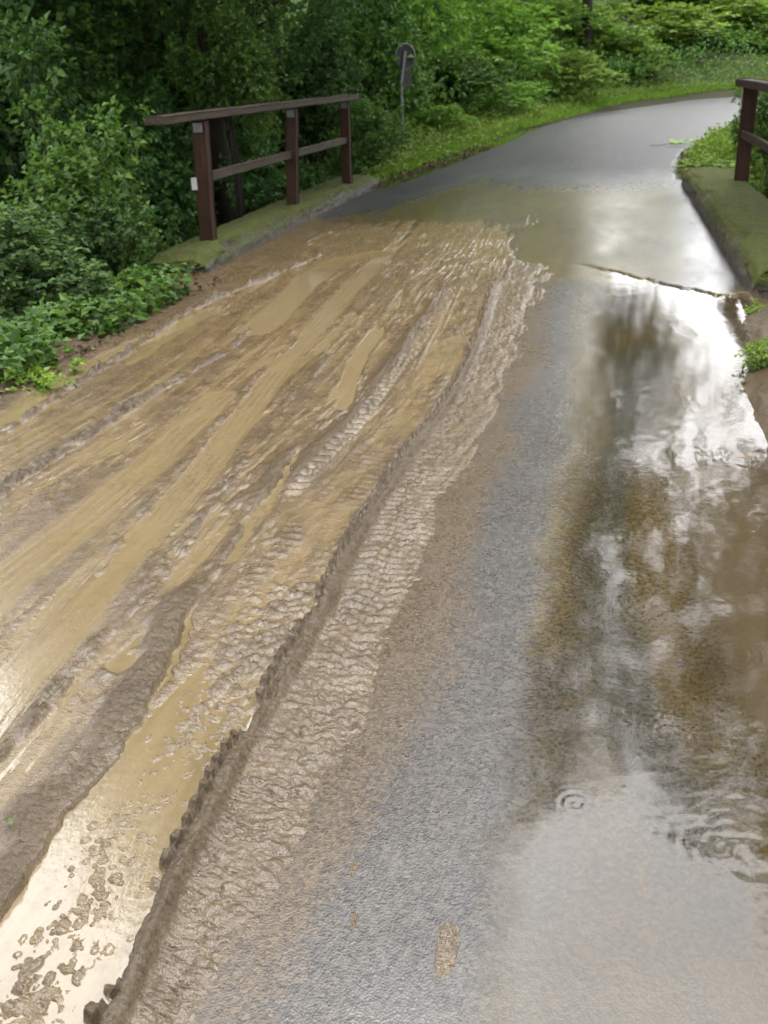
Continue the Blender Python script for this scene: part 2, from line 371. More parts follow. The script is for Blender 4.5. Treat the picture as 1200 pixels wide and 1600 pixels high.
def resample(P, y0, n):
    k = P[P[:, 1] > y0 + .01]; P = np.vstack([[road_side(P, y0), y0], k]); s = np.r_[0, np.cumsum(np.hypot(*np.diff(P, axis=0).T))]
    # smooth spline-ish resampling
    t = np.linspace(0, s[-1], n); q = np.stack([np.interp(t, s, P[:, 0]), np.interp(t, s, P[:, 1])], -1)
    for _ in range(14): q[1:-1] = .25 * q[:-2] + .5 * q[1:-1] + .25 * q[2:]
    return q
fl = resample(RL, ys[-1], 90); fr_ = resample(RR, ys[-1], 90)
Xf = lerp(fl[1:, :1], fr_[1:, :1], c); Yf = lerp(fl[1:, 1:], fr_[1:, 1:], c)
X = np.vstack([Xn, Xf]); Y = np.vstack([Yn, Yf])
edge = np.minimum(c, 1 - c) * 4.5
Zr = road_z(X, Y) - .06 * (1 - sst(0, .12, edge + .06 * fbm(X * 3, Y * 3, 31, 2))) * (Y > 15)
si, to, we = silt_tone(X, Y)
road = obj('road', mesh_np('road', np.stack([X, Y, Zr], -1).reshape(-1, 3), grid_faces(*X.shape), M['road'], True, dict(silt=si, tone=to, wet=we, muddy=np.clip(1.1 * np.exp(-(np.maximum(X - bx(Y), 0) / .17) ** 2) + .6 * fbm(X * 5, Y * 2.2, 26, 4) - .12 + 1.1 * sst(7.5, 9, Y) * (1 - sst(-1.2, -.2, X)), 0, 1))))
tag(road, 'wet asphalt road crossing the bridge and bending right', None, None, 'structure')

# ------------------------------------------------------------------ mud: a height field with ruts, treads and clods
def PL(*p): return np.array([gp(*q)[:2] for q in p])
E2 = PL((20, 1420), (105, 1280), (190, 1200), (245, 1080), (300, 970), (350, 890), (400, 810), (430, 765), (452, 730), (480, 685), (522, 640))
E2 = np.vstack([[E2[0] + (E2[0] - E2[1]) * 2.5], E2])
E3 = PL((455, 800), (500, 740), (560, 680), (610, 610), (660, 540), (700, 480), (722, 440))
S1 = PL((-60, 1190), (0, 1110), (100, 990), (200, 870), (300, 760), (380, 655), (450, 560), (520, 485), (575, 425), (640, 365))
S2 = PL((-60, 990), (0, 925), (120, 830), (230, 735), (300, 665), (345, 625))
S3 = PL((400, 520), (425, 500), (470, 450), (530, 408), (600, 396))
S4 = PL((-40, 690), (60, 620), (160, 565), (250, 525), (335, 488))
S5 = PL((540, 640), (545, 600), (565, 555), (590, 520))
S6 = PL((270, 960), (245, 985), (225, 1010), (190, 1045))
S7 = PL((560, 820), (640, 700), (700, 590), (750, 480))
R4 = PL((-60, 725), (0, 688), (100, 622), (200, 560), (300, 490), (370, 458), (440, 430), (500, 402))
R5 = PL((-60, 830), (0, 785), (100, 715), (200, 650), (300, 590), (380, 540), (402, 508))
R6 = PL((160, 900), (250, 790), (330, 690), (400, 610), (470, 530))
R7 = PL((0, 1200), (90, 1100), (150, 1030), (240, 930), (300, 850), (380, 740), (450, 640), (520, 560))
WL = .011
def mud_T(x, y):
    u = x - e1x(y); ub = x - bx(y)
    n0 = fbm(x * 1.6, y * .7, 41, 4); n1 = fbm(x * 9, y * 3.2, 42, 4); n2 = fbm(x * 34, y * 20, 43, 4); n3 = fbm(x * 95, y * 80, 44, 3); smooth = sst(-.1, .45, fbm(x * 5, y * 3, 47, 3)); n2 = n2 * (1 - .55 * smooth); n3 = n3 * (1.5 - 1.1 * smooth)
    ns = fbm(u * 30, y * 1.7, 45, 4)                                        # streaks along the tracks
    wob = .018 * fbm(y * 7, x * 3, 46, 3)
    ns2 = fbm(u * 85, y * 2.6, 48, 3)
    T = .0155 + .004 * n0 + .007 * ns + .0035 * ns2 + .0040 * n1 + .0022 * n2 + .0018 * n3
    lump = np.maximum(n2 + .5 * n1 - .12, 0); T = T + .007 * lump * sst(-.5, .4, n0)
    cre2 = fbm(u * 26, y * 2.6, 50, 3); T = T - .016 * np.exp(-(cre2 / .05) ** 2) * sst(.0, .35, fbm(x * 4, y * 2, 56, 3))
    # ---- left tracks
    def band(P, w, f=.5):
        d, s, sd = seg_dist(x, y, P); return 1 - sst(w * f, w, d + .35 * wob), d * sd, s
    b1, v1, s1 = band(S1, .105, .6)
    rib = np.abs(((v1 / .036 + .12 * n0) % 1) - .5) * 2
    T = lerp(T, .0068 + .0095 * sst(.5, .95, rib) * np.clip(vnoise(s1 * 3, v1 * 8 + 3, 4) * .5 + .8, 0, 1) + .0016 * n2, b1)
    b2, v2, s2 = band(S2, .13, .55)
    rib2 = np.abs(((v2 / .045) % 1) - .5) * 2
    T = lerp(T, .0075 + .007 * rib2 * sst(-.5, .2, n1) + .0018 * n2, b2)
    for P, w in ((S3, .16), (S4, .10), (S5, .06), (S6, .055)):
        b, v, s = band(P, w, .45); T = lerp(T, .004 + .003 * n1, b)
    # ragged ridges pushed up between the tracks
    for P, w, h, sd_ in ((R4, .045, .06, 51), (R5, .05, .045, 52), (R6, .035, .016, 53), (R7, .04, .02, 54)):
        d, s, sd = seg_dist(x, y, P)
        vv = d * sd + .022 * fbm(s * 7, d * 8, sd_ + 20, 3) + .009 * fbm(s * 24, d * 20, sd_ + 30, 2)
        k = sst(-2.2 * w, -.5 * w, vv) * (1 - sst(.0, .007, vv)) * np.clip(.55 + 1.1 * fbm(s * 6, d * 20, sd_, 3), 0, 1.4)
        T = T + h * k * (.6 + .9 * np.maximum(n2, -.3))
    # ---- the big rut between the ridge and the lugged bank
    d1, q1, sd1 = seg_dist(x, y, E1); v = d1 * sd1 + .014 * fbm(q1 * 9, x * 2, 61, 3) + .010 * fbm(q1 * 26, x * 12, 60, 3)
    d2, q2, sd2 = seg_dist(x, y, E2); v2_ = d2 * sd2 + .026 * fbm(q2 * 7, x * 4, 62, 4) + .012 * fbm(q2 * 30, x * 22, 64, 3)
    d3, q3, sd3 = seg_dist(x, y, E3); v3 = d3 * sd3 + .008 * fbm(q3 * 9, x * 2, 63, 3)
    near = 1 - sst(3.3, 3.9, y)
    wid = lerp(.2, .27, near)
    rut = sst(-wid - .05, -wid + .02, v) * (1 - sst(-.008, .006, v)) * (1 - sst(7.6, 8.3, y))
    fl_ = lerp(.0145, .003, 1 - sst(1.7, 2.4, y)) + .007 * n1 + .0065 * n2 + .003 * ns + .002 * n3
    # rows of tread bars that stand in the slurry
    bar = np.sin(2 * np.pi * (q1 / .052 + v * 3.2)); fl_ = fl_ + .004 * sst(.25, .8, bar) * sst(2.0, 2.6, y) * sst(-.1, .4, n1)
    T = lerp(T, fl_, rut)
    # small round clods and bubbles in the near slurry
    clod = np.zeros_like(T); rs = np.random.RandomState(7)
    for i in range(1500):
        yy = rs.uniform(.75, 2.75); uu = -rs.beta(1.5, 1.8) * .25; xx = e1x(np.array([yy]))[0] + uu
        if rs.rand() < .35 * (yy > 1.9): continue
        r = rs.choice([.003, .004, .006, .009, .013]) * rs.uniform(.8, 1.2)
        j = np.where((np.abs(x - xx) < 3 * r) & (np.abs(y - yy) < 3 * r))
        if len(j[0]) == 0: continue
        dd = np.hypot((x[j] - xx) * rs.uniform(.8, 1.2), (y[j] - yy) * rs.uniform(.7, 1.0)) / r * (1 + .9 * n2[j] + .5 * n3[j])
        prof = np.exp(-((dd - .55) / .5) ** 2) * .9 + .1 * np.exp(-dd ** 2)
        clod[j] = np.maximum(clod[j], (.0085 + .3 * r) * prof)
    T = T + clod * rut
    # lugged right bank of the rut
    per = .056; ph = q1 / per + v * 6 + .6 * fbm(q1 * 5, v * 0, 65, 2)
    lug = sst(-.15 + .5 * n0, .45 + .5 * n0, np.sin(2 * np.pi * ph) + .5 * n1)
    bank = sst(-.010, .004, v) * np.exp(-np.maximum(v - .03, 0) / .07) * (1 - sst(7.4, 8.0, y))
    tooth = sst(-.040, -.030, v) * (1 - sst(.0, .012, v)) * (1 - sst(7.4, 8.0, y))
    T = np.maximum(T, (.044 + .014 * n1 + .006 * n2 + .003 * n3) * tooth * lug * sst(-.75, -.2, fbm(q1 * 3, x * 0, 66, 2) + .3 * n1))
    T = T + bank * (.030 + .01 * n1 + .004 * n2 + .003 * n3) - .010 * np.exp(-((v - .075) / .02) ** 2) * near
    # ridge left of the rut
    near2 = (1 - sst(3.75, 4.05, y))
    wr = lerp(.05, .10, 1 - sst(1.3, 3.4, y))
    rid = sst(-wr - .06, -wr + .03, v2_ + .05 * n1) * (1 - sst(-.007, .005, v2_)) * near2
    T = lerp(T, .032 + .014 * n1 + .006 * n2 + .005 * n3, rid)
    crack = np.exp(-((v2_ - .006) / lerp(.009, .015, sst(2, 3, y))) ** 2) * near2 * sst(-.6, .1, fbm(q2 * 5, x * 0, 68, 2))
    T = T - lerp(.03, .055, sst(2.2, 2.6, y)) * crack
    # upper lug track
    on3 = sst(3.35, 3.6, y) * (1 - sst(7.3, 7.9, y))
    lug3 = sst(-.2, .3, np.sin(2 * np.pi * (q3 / .075 - v3 * 5 + .5 * n1)))
    t3 = sst(-.075, -.06, v3) * (1 - sst(-.006, .006, v3)) * on3
    T = lerp(T, .003 + .032 * lug3 * (.75 + .6 * n1) + .003 * n2 + .002 * n3, t3)
    T = T + on3 * np.exp(-((v3 + .10) / .05) ** 2) * (.022 + .01 * n1)
    bm = np.exp(-(np.hypot(x - gp(690, 455)[0], (y - gp(690, 455)[1]) * .35) / .14) ** 2)
    # ---- printed band right of the bank: chevrons
    band_ = sst(.02, .06, u) * (1 - sst(-.10, .06, ub + .07 * n1 + .05 * n0))
    che = np.abs(((ub * 7) % 1) - .5); ch = np.sin(2 * np.pi * (q1 / .045 + che * 1.6 + lerp(1.5, .35, sst(2.2, 3.0, y)) * n1 + lerp(1.0, .2, sst(2.2, 3.0, y)) * n0))
    T = lerp(T, .0135 + .0025 * n0 + .002 * n1 + .02 * np.exp(-np.maximum(v - .02, 0) / .035), .85 * band_)
    T = np.where(band_ > 0, T + band_ * (lerp(.0042, .0085, sst(2.2, 3.2, y)) * sst(-.1, .6, ch) * sst(-.3, .4, n2 * .7 + .6 * n0) + .0008 * n2 + .0014 * n3 + .001), T)
    cre = fbm(x * 16, y * 46, 49, 3); T = T - np.maximum(band_, rid * .6) * .007 * np.exp(-(cre / .09) ** 2) * sst(-.4, .2, n1 + n0)
    # dry out towards the clean film on the right, the far deck and the left verge
    dw = sst(-.16, .10, ub + (.10 + .12 * sst(6, 9, y)) * n1 + (.08 + .5 * sst(6, 9.5, y)) * n0); T = T - .03 * dw
    far_ = sst(9.0, 13.4, y + 1.4 * n0 + 1.2 * ns); T = T - .03 * far_
    midr = sst(7.8, 9.5, y) * sst(-.9, -.2, x - bx(y)); T = T - .006 * midr
    # right bank beside the puddle
    rb = sst(.40, .78, x + .1 * n0 + .05 * n1 - .06 * (y - 4.5)) * (1 - sst(7.2, 7.7, y)) * sst(2.6, 4.2, y)
    T = np.maximum(T, rb * .1 - .02 + .006 * n1 * rb + .004 * n2 * rb)
    lm = sst(-3.05, -3.45, x + .16 * n0 + .05 * n1) * (1 - sst(7.6, 8.4, y)); T = T + .03 * lm + .01 * lm * n2
    return T, band_, dw
rows = [.42]
while rows[-1] < 14.0:
    v = rows[-1]; rows.append(v + np.clip(.0021 * v ** 1.45, .0024, .06))
rows = np.array(rows); NC = 760
xl = np.maximum(lerp(-3.95, -3.72, sst(6.5, 8.3, rows)), -1.25 * rows - .9)
xr = np.minimum(.42 * rows + .55, lerp(1.25, .7, sst(5.5, 8.2, rows)))
cc = np.linspace(0, 1, NC)[None, :]
X = lerp(xl[:, None], xr[:, None], cc); Y = np.repeat(rows[:, None], NC, 1)
T, band_, dw = mud_T(X, Y)
Zm = road_z(X, Y) + T
Zm = np.where(T < -.012, road_z(X, Y) - .012, Zm)
slur = np.clip(1 - sst(WL - .001, WL + .009, T) + .12 * fbm(X * 5, Y * 2, 81, 3), 0, 1)
slur = slur * (1 - sst(-.02, .06, X - e1x(Y))) * (1 - sst(-3.0, -3.3, X) * .4)
slur = np.maximum(slur, .25 * sst(5, 9, Y) * (1 - sst(0, .3, X)))
F = grid_faces(*X.shape)
keep = (T.ravel()[F] > -.006).any(1) ; F = F[keep]
used = np.unique(F); rm = np.full(X.size, -1, np.int64); rm[used] = np.arange(len(used))
V = np.stack([X, Y, Zm], -1).reshape(-1, 3)[used]
mud = obj('mud', mesh_np('mud', V, rm[F], M['mud'], True, dict(slurry=slur.ravel()[used], clay=np.clip(np.maximum(sst(.018, .034, T), .22 * band_ * (1 - dw)), 0, 1).ravel()[used])))
tag(mud, 'thick brown mud with tyre ruts and lug prints across the road', 'mud', None, 'stuff')
print('mud faces', len(F), 'rows', len(rows))

# slurry standing in the ruts
ys2 = np.concatenate([np.arange(.42, 4, .025), np.arange(4, 13, .05)]); xs2 = np.linspace(0, 1, 150)[None, :]
xl2 = np.maximum(-3.6, -1.25 * ys2 - .85)[:, None]; xr2 = (e1x(ys2) + .03)[:, None]
X = lerp(xl2, xr2, xs2); Y = np.repeat(ys2[:, None], 150, 1)
Zs = road_z(X, Y) + WL + .0012 * fbm(X * 2, Y * 2, 91, 2) - .03 * sst(-.01, .03, X - e1x(Y)) - .03 * sst(8.2, 9.8, Y + .8 * fbm(X * 3, Y, 92, 3)) - .02 * sst(-3.1, -3.45, X)
so = obj('muddy_slurry', mesh_np('muddy_slurry', np.stack([X, Y, Zs], -1).reshape(-1, 3), grid_faces(*X.shape), M['slurry']))
tag(so, 'yellow muddy water standing in the tyre ruts', 'muddy water', None, 'stuff')

# ------------------------------------------------------------------ puddle with ripples and raindrop rings
rows = [.42]
while rows[-1] < 8.9: v = rows[-1]; rows.append(v + np.clip(.0035 * v ** 1.4, .004, .03))
rows = np.array(rows); NC = 300; cc = np.linspace(0, 1, NC)[None, :]
X = lerp(np.full((len(rows), 1), -.62), np.minimum(.45 * rows + .6, 1.3)[:, None], cc); Y = np.repeat(rows[:, None], NC, 1)
rip = np.zeros_like(X); rs = np.random.RandomState(3)
drops = [(gp(1050, 1140)[0], gp(1050, 1140)[1], .05), (gp(1190, 1330)[0], gp(1190, 1330)[1], .16)]
drops += [(rs.uniform(-.2, .9), rs.uniform(.9, 5.5), rs.uniform(.02, .09)) for _ in range(20)]
for i, (dx, dy, r0) in enumerate(drops):
    d = np.hypot(X - dx, Y - dy); big = i == 1
    lam = .034 if big else .02
    rip += (.0001 if big else .00028) * (1 + .6 * fbm(X * 6, Y * 6, 76, 2)) * np.cos(2 * np.pi * (d - r0) / lam) * np.exp(-((d - r0) / (.12 if big else .022)) ** 2)
ch_ = np.exp(-((X - .33) / .2) ** 2 - ((Y - 1.85) / .3) ** 2); rip += .0010 * ch_ * fbm(X * 12 + Y * 6, Y * 30 - X * 10, 79, 2)
rip += .0004 * fbm(X * 22, Y * 13, 71, 2) * sst(-.3, .4, fbm(X * 1.5, Y * .9, 72, 2))
zr_ = road_z(X, Y); Zw = -.010 + rip
depth = np.clip(Zw - zr_, -.05, .08)
mk = sst(.012, .045, depth) * .25
mk += .62 * sst(0, .16, X - np.interp(Y, PALE[:, 1][::-1], PALE[:, 0][::-1]) - .05 + .04 * fbm(X * 5, Y * 3, 75, 3)) * sst(.012, .03, depth) * (1 - sst(3.6, 4.6, Y))
mk = np.clip(mk + .08 + .10 * fbm(X * 4, Y * 2, 74, 4), .03, .93)
Fp = grid_faces(*X.shape); keep = (depth.ravel()[Fp] > -.004).any(1); Fp = Fp[keep]
used = np.unique(Fp); rm = np.full(X.size, -1, np.int64); rm[used] = np.arange(len(used))
pu = obj('puddle', mesh_np('puddle', np.stack([X, Y, Zw], -1).reshape(-1, 3)[used], rm[Fp], M['water'], True, dict(murk=mk.ravel()[used], edge=sst(.0002, .011, depth).ravel()[used])))
tag(pu, 'brown rain puddle rippling along the right side of the road', 'puddle', None, 'structure')

# ------------------------------------------------------------------ shoe prints: little raised patches of mud
def print_patch(px, py, ln, wd, ribs, seed, label):
    c0 = gp(px, py); ang = -.05; n = 70
    a, b = np.meshgrid(np.linspace(-1.5, 1.5, n), np.linspace(-1.5, 1.5, n))
    out = (np.abs(a) / (1 - .22 * np.cos(b * 2.5 + .4))) ** 2 + np.abs(b) ** 2 + .55 * fbm(a * 2.5 + seed, b * 2.5, seed, 4)
    m_ = 1 - sst(.55, 1.05, out)
    h = -.006 + m_ * (.0078 + (.0026 * np.sin(b * ribs) if ribs else 0) + .003 * fbm(a * 6, b * 6, seed + 3, 3))
    x = c0[0] + a * wd / 2; y = c0[1] + b * ln / 2
    V = np.stack([x - c0[0], y - c0[1], road_z(x, y) + h], -1).reshape(-1, 3)
    o = obj('shoe_print' if ribs else 'mud_smear', mesh_np('shoe_print', V, grid_faces(n, n), M['mud'], True, dict(slurry=np.full(n * n, .15))), None, (c0[0], c0[1], 0))
    tag(o, label, 'print' if ribs else 'mud smear')
print_patch(698, 1482, .155, .062, 46, 5, 'ribbed shoe print of tan mud on the wet grey asphalt')
print_patch(553, 1358, .055, .026, 0, 8, 'small upper mud smear above the ribbed shoe print')
print_patch(553, 1438, .05, .018, 0, 9, 'small narrow mud smear left of the ribbed shoe print')

# ------------------------------------------------------------------ kerbs
def kerb(name, pin, y0, y1, width, hgt, seed, label, sgn):
    n = 260; yy = np.linspace(y0, y1, n); V = []; mo = []
    sec0 = np.array([(0, -.25, 0), (-.01, .02, .2), (0, hgt * .55, .45), (.025, hgt * .86, .75), (.07, hgt, .85), (.14, hgt + .008, 1), (.3, hgt + .012, 1), (width * .75, hgt + .006, 1), (width - .05, hgt, .9), (width, hgt * .8, .7), (width + .02, -.6, .3)])
    tt = np.linspace(0, 10, 41); sec = np.stack([np.interp(tt, np.arange(11), sec0[:, c_]) for c_ in range(3)], -1); k = len(sec); qq = tt
    xi = np.interp(yy, [p[1] for p in pin], [p[0] for p in pin])[:, None]; YY = np.repeat(yy[:, None], k, 1); QQ = np.repeat(qq[None], n, 0)
    w = fbm(YY * 1.6, QQ * .45, seed, 4); w2 = fbm(YY * 9, QQ * 2.4, seed + 5, 4); brk_ = np.maximum(fbm(YY * 1.3, QQ * 0 + 4, seed + 8, 3) - .05, 0)
    e_ = np.minimum((YY - y0) / .15, 1) * .1 - .1 + np.minimum((y1 - YY) / .3, 1) * .08 - .08; up = ((QQ > 1.5) & (QQ < 9.5)) * 1.
    edge_ = np.exp(-((QQ - 3.6) / 1.0) ** 2)
    Xk = xi - sgn * (sec[None, :, 0] + (.015 * w + .016 * w2) * (QQ < 5.5) + .16 * brk_ * edge_)
    Zk = sec[None, :, 1] + up * (.02 * w + .016 * w2 + e_ * .6 - .12 * brk_ * edge_)
    Yk = YY + (np.arange(n)[:, None] == 0) * (.08 * w + .04 * w2)
    V = np.stack([Xk, Yk, Zk], -1).reshape(-1, 3); mo = np.clip(np.repeat(sec[None, :, 2], n, 0) - .9 * brk_ * edge_ + .25 * w, 0, 1.2).ravel()
    V = np.array(V); F = grid_faces(n, k)
    caps = []
    for b in (0, (n - 1) * k):
        caps += [[b, b + i, b + i + 1, b + i + 2] for i in range(1, k - 2, 2)] + [[b, b + k - 2, b + k - 1, b + k - 1]] if False else []
    me = mesh_np(name, V, F, M['kerb'], True, dict(moss=mo))
    o = obj(name, me); tag(o, label, 'kerb')
    # closed ends as a fan through a centre vertex
    import bmesh as _bm
    bm = _bm.new(); bm.from_mesh(me); bm.verts.ensure_lookup_table()
    for b in (0, (n - 1) * k):
        cv = bm.verts.new(sum((bm.verts[b + i].co for i in range(k)), Vector()) / k); bm.verts.ensure_lookup_table()
        for i in range(k - 1):
            f = bm.faces.new((cv, bm.verts[b + i], bm.verts[b + i + 1])); f.smooth = False
    _bm.ops.recalc_face_normals(bm, faces=bm.faces); bm.to_mesh(me); bm.free()
    return o
kerb('bridge_kerb', [(-3.6, 8), (-3.64, 9.2), (-3.72, 11.5), (-3.74, 15.4)], 8.25, 15.3, .58, .17, 3, 'mossy concrete kerb under the three-post timber railing on the left', 1)
kerb('bridge_kerb', [(.84, 7.2), (.74, 11), (.62, 14.6)], 7.25, 14.3, .6, .22, 9, 'mossy concrete kerb on the right edge of the bridge', -1)

# ------------------------------------------------------------------ railings
def brk(name, p0, p1, w, h, mat, par, seed): 
    v, f = beam(p0, p1, w, h, seed); return obj(name, mesh_np(name, v - np.array(par.location), f, mat, False), par)
rl = empty('bridge_railing', (-3.96, 8.9, .2)); tag(rl, 'brown timber bridge railing with three red posts on the left kerb', 'railing')
ends = [at(238, 181, 8.05), at(552, 151, 14.4)]
ends[0][2] = 1.285; ends[1][2] = 1.265
def onrail(y, z): t = (y - 8.05) / (14.4 - 8.05); p = ends[0] * (1 - t) + ends[1] * t; return np.array([p[0], y, z])
bpy.context.view_layer.update()
for i, (px, py) in enumerate(((320, 372), (450, 316), (540, 283))):
    b = gp(px, py, .2); t_ = onrail(b[1], 1.245)
    p = brk('post', (b[0], b[1], -.5), (t_[0], t_[1], 1.235), .135 if i == 0 else .125, .12, M['post'], rl, i)
    if i == 0:
        w = np.array((lerp(b[0], t_[0], .5) - .02, b[1] - .068, .70))
        v, f = beam(w + (-.035, 0, -.055), w + (-.035, 0, .055), .055, .012, 9, 4, .003, 0)
        obj('reflector', mesh_np('reflector', v - np.array(rl.location), f, M['white'], False), p)
    w = np.array((t_[0], b[1] - .072, 1.19)); v, f = beam(w + (0, 0, -.05), w + (0, 0, .03), .09, .008, 3, 3, .002, 0)
    obj('bracket', mesh_np('bracket', v - np.array(rl.location), f, M['steel'], False), p)
brk('top_rail', ends[0], ends[1], .17, .075, M['rail'], rl, 21)
bs = [gp(px, py, .2) for px, py in ((320, 372), (450, 316), (540, 283))]
for i in (0, 1):
    a = bs[i].copy(); b = bs[i + 1].copy(); 
    ta, tb = onrail(a[1], .745), onrail(b[1], .735)
    a = np.array([lerp(a[0], ta[0], .5) + .02, a[1] + .02, .745 - .01 * i]); b = np.array([lerp(b[0], tb[0], .5) + .02, b[1] + .02, .735])
    brk('middle_rail', a, b, .06, .085, M['rail'], rl, 30 + i)
b0 = gp(1157, 285, .2); rr = empty('bridge_railing', (b0[0], b0[1], .2)); tag(rr, 'brown timber bridge railing with one red post on the right kerb', 'railing')
bpy.context.view_layer.update()
topr = at(1174, 128, b0[1]); 
brk('post', (b0[0], b0[1], -.5), (topr[0], b0[1], topr[2] - .02), .15, .13, M['post'], rr, 41)
e0 = at(1160, 128, b0[1] + .45); e1_ = np.array([topr[0] + .25, 6.8, e0[2] - .03])
brk('top_rail', e0, e1_, .17, .08, M['rail'], rr, 42)
zm = at(1166, 208, b0[1])[2]
brk('middle_rail', (topr[0] - .05, b0[1] + .02, zm), (topr[0] + .22, 7.0, zm - .05), .06, .085, M['rail'], rr, 43)
bb = np.array([topr[0] + .2, 7.4]); brk('post', (bb[0], bb[1], -.6), (bb[0] + .03, bb[1], e0[2] - .06), .15, .13, M['post'], rr, 44)

# ------------------------------------------------------------------ road sign seen from behind
yb = 22.2; base = gp(630, 235); top = at(637, 88, yb); bx0 = base[0]
sg = empty('road_sign', (bx0, yb, float(terrain(np.array([bx0]), np.array([yb]))[0]))); tag(sg, 'back of a round grey road sign on a pole among the leaves', 'road sign')
O = np.array(sg.location)
v, f = tube([(0, 0, -.3), (0.01, 0, 1.2), ((top[0] - bx0) * .8, 0, top[2] - O[2] + .1)], [.032] * 3, 10); obj('pole', mesh_np('pole', v, f, M['steel']), sg)
def disc(r, th, y_, z, n=36):
    V = []
    for (rr_, yy) in ((0, -th / 2), (r * .93, -th / 2), (r, -th * .9), (r, th / 2), (0, th / 2)):
        for k in range(n): w = 2 * math.pi * k / n; V.append((rr_ * math.cos(w) + top[0] - bx0, yy + y_, rr_ * math.sin(w) + z))
    return np.array(V), np.array([[i * n + k, i * n + (k + 1) % n, (i + 1) * n + (k + 1) % n, (i + 1) * n + k] for i in range(4) for k in range(n)])
dz = top[2] - O[2]
v, f = disc(.24, .03, .06, dz); dk = obj('sign_disc', mesh_np('sign_disc', v, f, M['signback']), sg)
vv = [];
v, f = tube([(top[0] - bx0 + .245 * math.cos(w), .05, dz + .245 * math.sin(w)) for w in np.linspace(0, 2 * math.pi, 37)], [.014] * 37, 6)
obj('rim', mesh_np('rim', v, f, M['steel']), dk)
v, f = beam((top[0] - bx0 - .0, .06, dz - .6), (top[0] - bx0, .06, dz - .29), .28, .02, 1, 3, .004, 0); obj('lower_plate', mesh_np('lower_plate', v, f, M['signback'], False), sg)
sg.rotation_euler = (0, 0, .8)

# ------------------------------------------------------------------ foliage
def leaves(P, D, N, Ls, Ws, leaf_tone, fold=.25):
    """one folded two-triangle leaf per point: base P, pointing D, facing N"""
    D = D / (np.linalg.norm(D, axis=1, keepdims=True) + 1e-9); S = np.cross(D, N); S /= np.linalg.norm(S, axis=1, keepdims=True) + 1e-9
    U = np.cross(S, D); Ls = Ls[:, None]; Ws = Ws[:, None]
    v0 = P; v2 = P + D * Ls - U * Ls * .12; mid = P + D * Ls * .45 + U * Ls * .05
    v1 = mid - S * Ws + U * Ws * fold; v3 = mid + S * Ws + U * Ws * fold
    V = np.stack([v0, v1, v2, v3], 1).reshape(-1, 3); k = np.arange(len(P))[:, None] * 4
    F = np.concatenate([k + [0, 2, 1], k + [0, 3, 2]], 1).reshape(-1, 3)
    return V, F, np.repeat(leaf_tone, 4)
def clump_leaves(C, R, n, size, rs, droop=.15):
    """n leaves on little sprays over the shells of clumps C with radii R"""
    ns = max(n // 6, 1); w = R ** 2; k = rs.choice(len(C), ns, p=w / w.sum())
    d = rs.normal(size=(ns, 3)); d[:, 2] = d[:, 2] * .8 + .25; d /= np.linalg.norm(d, axis=1, keepdims=True)
    rad = R[k] * (1 - .55 * rs.rand(ns) ** 1.7) ; q = C[k] + d * rad[:, None] * np.array([1, 1, .8])
    tw = d + rs.normal(size=(ns, 3)) * .5; tw[:, 2] -= droop * .5; tw /= np.linalg.norm(tw, axis=1, keepdims=True)
    sc = rs.uniform(.7, 1.25, ns)
    P, D, N, Lf, Rn = [], [], [], [], []
    for j in range(6):
        s = (j // 2 + 1) * size * .55; sd = 1 if j % 2 else -1
        lat = np.cross(tw, [0, 0, 1.]); lat /= np.linalg.norm(lat, axis=1, keepdims=True) + 1e-9
        P.append(q + tw * s * sc[:, None] + rs.normal(size=(ns, 3)) * size * .12)
        D.append(tw * .6 + lat * sd * .8 + np.array([0, 0, -droop * .5]) + rs.normal(size=(ns, 3)) * .3)
        nn = np.array([0, 0, 1.]) + d * .5 + rs.normal(size=(ns, 3)) * .35; N.append(nn)
        Lf.append(size * sc * rs.uniform(.75, 1.2, ns)); Rn.append(np.clip(.5 + .2 * rs.normal(size=ns) + .22 * (rad / R[k] - .75) / .25, 0, 1))  # tone varies at random and lightens towards the clump's outer shell
    P, D, N = map(np.concatenate, (P, D, N)); Lf = np.concatenate(Lf); Rn = np.concatenate(Rn)
    return leaves(P, D, N, Lf, Lf * .36, Rn)
def make_shrub_data(seed, n, size, lobes=11, tall=1.0):
    """unit shrub: about 2 wide, 2*tall high, on z=0"""
    rs = np.random.RandomState(seed); C = []; R = []
    for i in range(lobes):
        a = rs.uniform(0, 2 * math.pi); r = rs.uniform(.05, .72); z = rs.uniform(.18, 1.55) * tall
        r *= 1.0 - .35 * abs(z / tall - .7); C.append((r * math.cos(a), r * math.sin(a), z)); R.append(rs.uniform(.24, .46))
    for i in range(6):                                    # loose sprays that break the outline
        a = rs.uniform(0, 2 * math.pi); C.append((.85 * math.cos(a), .85 * math.sin(a), rs.uniform(.4, 1.7) * tall)); R.append(rs.uniform(.1, .2))
    C = np.array(C); R = np.array(R)
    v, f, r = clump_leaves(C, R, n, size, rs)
    st = []
    for c_ in C[::2]:
        mid = c_ * [.35, .35, .5] + rs.normal(size=3) * .06
        st.append(tube([(rs.normal() * .04, rs.normal() * .04, -2.2), (rs.normal() * .04, rs.normal() * .04, 0), mid, c_], [.026, .022, .016, .006], 5))
    return (v, f, r), join(st)
